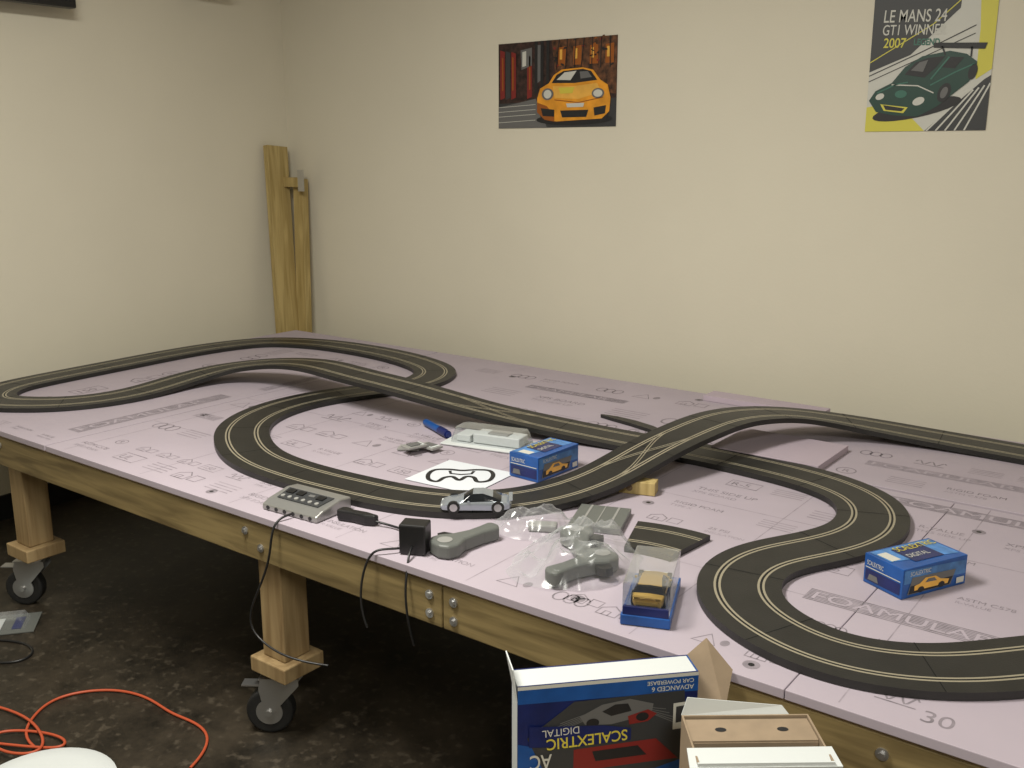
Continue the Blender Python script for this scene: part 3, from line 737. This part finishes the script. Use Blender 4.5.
g.add([(0, 0, Hb-.03), (0, Db, Hb), (-.010, Db*.9, Hb+.040), (-.006, 0.004, Hb+.030)], [(0, 1, 2, 3)], 'white')
g.add([(Wb, 0, Hb-.09), (Wb+.045, -.015, Hb-.075), (Wb+.075, .03, Hb-.02), (Wb+.035, Db, Hb+.03), (Wb, Db, Hb)], [(0, 1, 2, 3, 4)], 'card')
ob = g.make('end_flaps', e); so = ob.modifiers.new('s', 'SOLIDIFY'); so.thickness = .002
g = G(); u = Wb/195.0
mx = face_mx((Wb, -.0002, Hb), (-1, 0, 0), (0, 0, -1))
d = .0005
def fp(pts): return [((195-x)*u, y*u) for x, y in pts]
g.poly(fp([(0, 0), (195, 0), (195, 4), (0, 4)])[::-1], 'pwhite', d, mx)
g.poly(fp([(0, 4), (195, 4), (195, 22), (0, 20)])[::-1], 'blue', d, mx)
g.poly(fp([(60, 22), (180, 20), (185, 100), (150, 110), (30, 105), (10, 60)])[::-1], 'pdgray', d*2, mx)
g.poly(fp([(0, 66), (80, 90), (60, 240), (0, 240)])[::-1], 'blue', d, mx)
g.poly(fp([(150, 60), (195, 40), (195, 240), (120, 240)])[::-1], 'blue', d, mx)
for i in range(5): g.line(fp([(25+i*5, 62-i*4), (110, 30-i*1.0), (160+i*4, 40+i*5)]), .0014, 'pgray', d*3, mx)
g.poly(fp([(66, 40), (90, 28), (120, 24), (146, 32), (144, 44), (100, 52), (72, 50)])[::-1], 'pgray', d*4, mx)
g.poly(fp([(90, 36), (104, 29), (118, 29), (122, 38), (100, 42)])[::-1], 'pblack', d*5, mx)
g.poly(fp([(118, 44), (140, 38), (150, 44), (140, 52), (120, 54)])[::-1], 'red', d*5, mx)
for cx_, cy_ in ((80, 48), (134, 46)): g.ell((195-cx_)*u, cy_*u, 7*u, 5*u, 'pblack', d*5.5, mx)
g.poly(fp([(168, 34), (184, 33), (184, 64), (168, 65)])[::-1], 'pwhite', d*5, mx)
g.poly(fp([(171, 38), (181, 37), (181, 56), (171, 57)])[::-1], 'pdgray', d*6, mx)
g.poly(fp([(12, 46), (92, 52), (122, 58), (122, 72), (60, 74), (12, 70)])[::-1], 'dblue', d*6, mx)
g.poly(fp([(60, 78), (150, 74), (175, 100), (60, 104)])[::-1], 'red', d*3, mx)
g.poly(fp([(80, 82), (130, 80), (140, 92), (84, 94)])[::-1], 'pblack', d*4, mx)
g.text('SCALEXTRIC', (195-118)*u, 61*u-.003, 18*u, 'yellow', d*7, mx, sx=.86, bold=.01, rot=.04)
g.text('DIGITAL', (195-66)*u, 50*u, 12*u, 'pwhite', d*7, mx, sx=.9, rot=.04)
g.text('ADVANCED 6', (195-190)*u, 13.5*u, 7.5*u, 'pwhite', d*3, mx, sx=1.0, bold=.01)
g.text('CAR POWERBASE', (195-190)*u, 6.5*u, 6.5*u, 'pwhite', d*3, mx, sx=1.0, bold=.01)
g.text('AC', (195-36)*u, 80*u, 24*u, 'pwhite', d*7, mx, sx=.72, bold=.01)
g.make('box_printing', e)
e = empty('cardboard_carton', (-.560, 1.205, SZ+.001), math.radians(38))
Wc, Dc, Hc = .205, .13, .648-SZ
g = G()
g.box((Wc/2, t/2, Hc/2), (Wc, t, Hc), 'white'); g.box((Wc/2, Dc-t/2, Hc/2), (Wc, t, Hc), 'card')
g.box((t/2, Dc/2, Hc/2), (t, Dc-2*t, Hc), 'card'); g.box((Wc-t/2, Dc/2, Hc/2), (t, Dc-2*t, Hc), 'card')
g.box((Wc/2, Dc/2, t/2), (Wc-2*t, Dc-2*t, t), 'cardd')
g.make('carton_walls', e)
g = G().box((Wc/2, Dc*.72, Hc-.006), (Wc-.008, Dc*.46, .004), 'card')
g.box((Wc/2, Dc*.49, Hc-.022), (Wc-.008, .003, .030), 'card')
for q in (.27, .75): g.ell(Wc*q, Dc*.72, .009, .006, 'pblack', Hc-.0034, n=16)
g.make('punched_insert', e)
g = G()
g.add([(-.012, -.002, Hc-.006), (Wc+.012, -.002, Hc-.006), (Wc+.006, .034, Hc+.004), (-.010, .034, Hc+.004)], [(0, 1, 2, 3)], 'white')
g.add([(0, Dc, Hc), (Wc*.85, Dc, Hc), (Wc*.8, Dc+.006, Hc+.012), (.01, Dc+.006, Hc+.028)], [(0, 1, 2, 3)], 'white')
ob = g.make('top_flaps', e); so = ob.modifiers.new('s', 'SOLIDIFY'); so.thickness = .003
# ------------------------------------------------------------------ floor clutter
z = FZ+.006
tube('orange_extension_cord', [(-2.34, 1.14, z), (-2.50, 1.10, z), (-2.62, 1.20, z), (-2.66, 1.31, z), (-2.56, 1.43, z), (-2.42, 1.46, z), (-2.30, 1.44, z), (-2.18, 1.47, z), (-2.08, 1.42, z), (-2.04, 1.32, z)], .004, 'cord')
tube('orange_extension_cord', [(-2.6, 1.05, z), (-2.45, 1.12, z+.004), (-2.36, 1.16, z+.012), (-2.42, 1.2, z+.006), (-2.55, 1.16, z), (-2.62, 1.08, z+.008), (-2.5, 1.04, z+.012), (-2.38, 1.1, z+.016), (-2.46, 1.17, z+.012), (-2.7, 1.2, z), (-2.9, 1.1, z)], .004, 'cord')
tube('black_cable', [(-3.3, 1.2, z-.002), (-3.05, 1.25, z-.002), (-2.92, 1.33, z-.002), (-2.98, 1.42, z-.002), (-3.12, 1.40, z-.002), (-3.2, 1.32, z-.002), (-3.4, 1.3, z-.002)], .004, 'black')
e = empty('empty_blister_pack', (-3.24, 1.43, FZ+.001), .9)
G().box((0, 0, .002), (.22, .15, .003), 'gray').make('backing_card', e)
g = G(); g.add([(x, y, .004) for x, y in ((-.08, -.05), (.08, -.05), (.08, .05), (-.08, .05))]+[(x, y, .035) for x, y in ((-.065, -.038), (.065, -.038), (.065, .038), (-.065, .038))], [(0, 1, 5, 4), (1, 2, 6, 5), (2, 3, 7, 6), (3, 0, 4, 7), (4, 5, 6, 7)], 'bag'); g.make('bubble', e, bevel=.004)
g = G().box((-.03, 0, .0045), (.06, .09, .001), 'white'); g.box((.05, .0, .0045), (.03, .09, .001), 'dblue'); g.make('label', e)
e = empty('white_plastic_tub', (-2.11, .965, FZ+.001))
g = G()
prof2 = [(.0, .001), (.145, .001), (.165, .09), (.172, .09), (.172, .112), (.160, .118), (.12, .122), (.0, .124)]
n = 48; vs = []
for r, zz in prof2: vs += [(max(r, .0005)*math.cos(2*math.pi*i/n), max(r, .0005)*math.sin(2*math.pi*i/n), zz) for i in range(n)]
fs = [(a*n+i, a*n+(i+1) % n, (a+1)*n+(i+1) % n, (a+1)*n+i) for a in range(len(prof2)-1) for i in range(n)]
g.add(vs, fs, 'white').make('tub_and_lid', e, smooth=True)
# ------------------------------------------------------------------ lights
def fixture(x, y, w, l, power, col=(1, .965, .87)):
    e = empty('ceiling_light_fixture', (x, y, ZC))
    G().box((0, 0, -.035), (w+.06, l+.06, .068), 'white').make('housing', e, bevel=.005)
    ld = bpy.data.lights.new('tube_light', 'AREA'); ld.shape = 'RECTANGLE'; ld.size = w; ld.size_y = l; ld.energy = power; ld.color = col
    lo = bpy.data.objects.new('tube_light', ld); lo.location = (0, 0, -.075); lo.parent = e; COL.objects.link(lo)
fixture(-1.8, .9, .5, 1.2, 98)
fixture(.9, -.4, .5, 1.2, 80)
w = bpy.data.worlds.new('world'); scene.world = w; w.use_nodes = True
w.node_tree.nodes['Background'].inputs[0].default_value = (.9, .9, 1, 1); w.node_tree.nodes['Background'].inputs[1].default_value = .3
scene.view_settings.view_transform = 'Standard'
# ------------------------------------------------------------------ camera
cd = bpy.data.cameras.new('camera'); co = bpy.data.objects.new('camera', cd); COL.objects.link(co)
cd.sensor_width = 36; cd.lens = 36*988/1024; cd.clip_start = .05
co.location = (0, 0, 1.53); co.rotation_euler = (math.pi/2-math.atan(230/988), 0, math.radians(36.9))
scene.camera = co
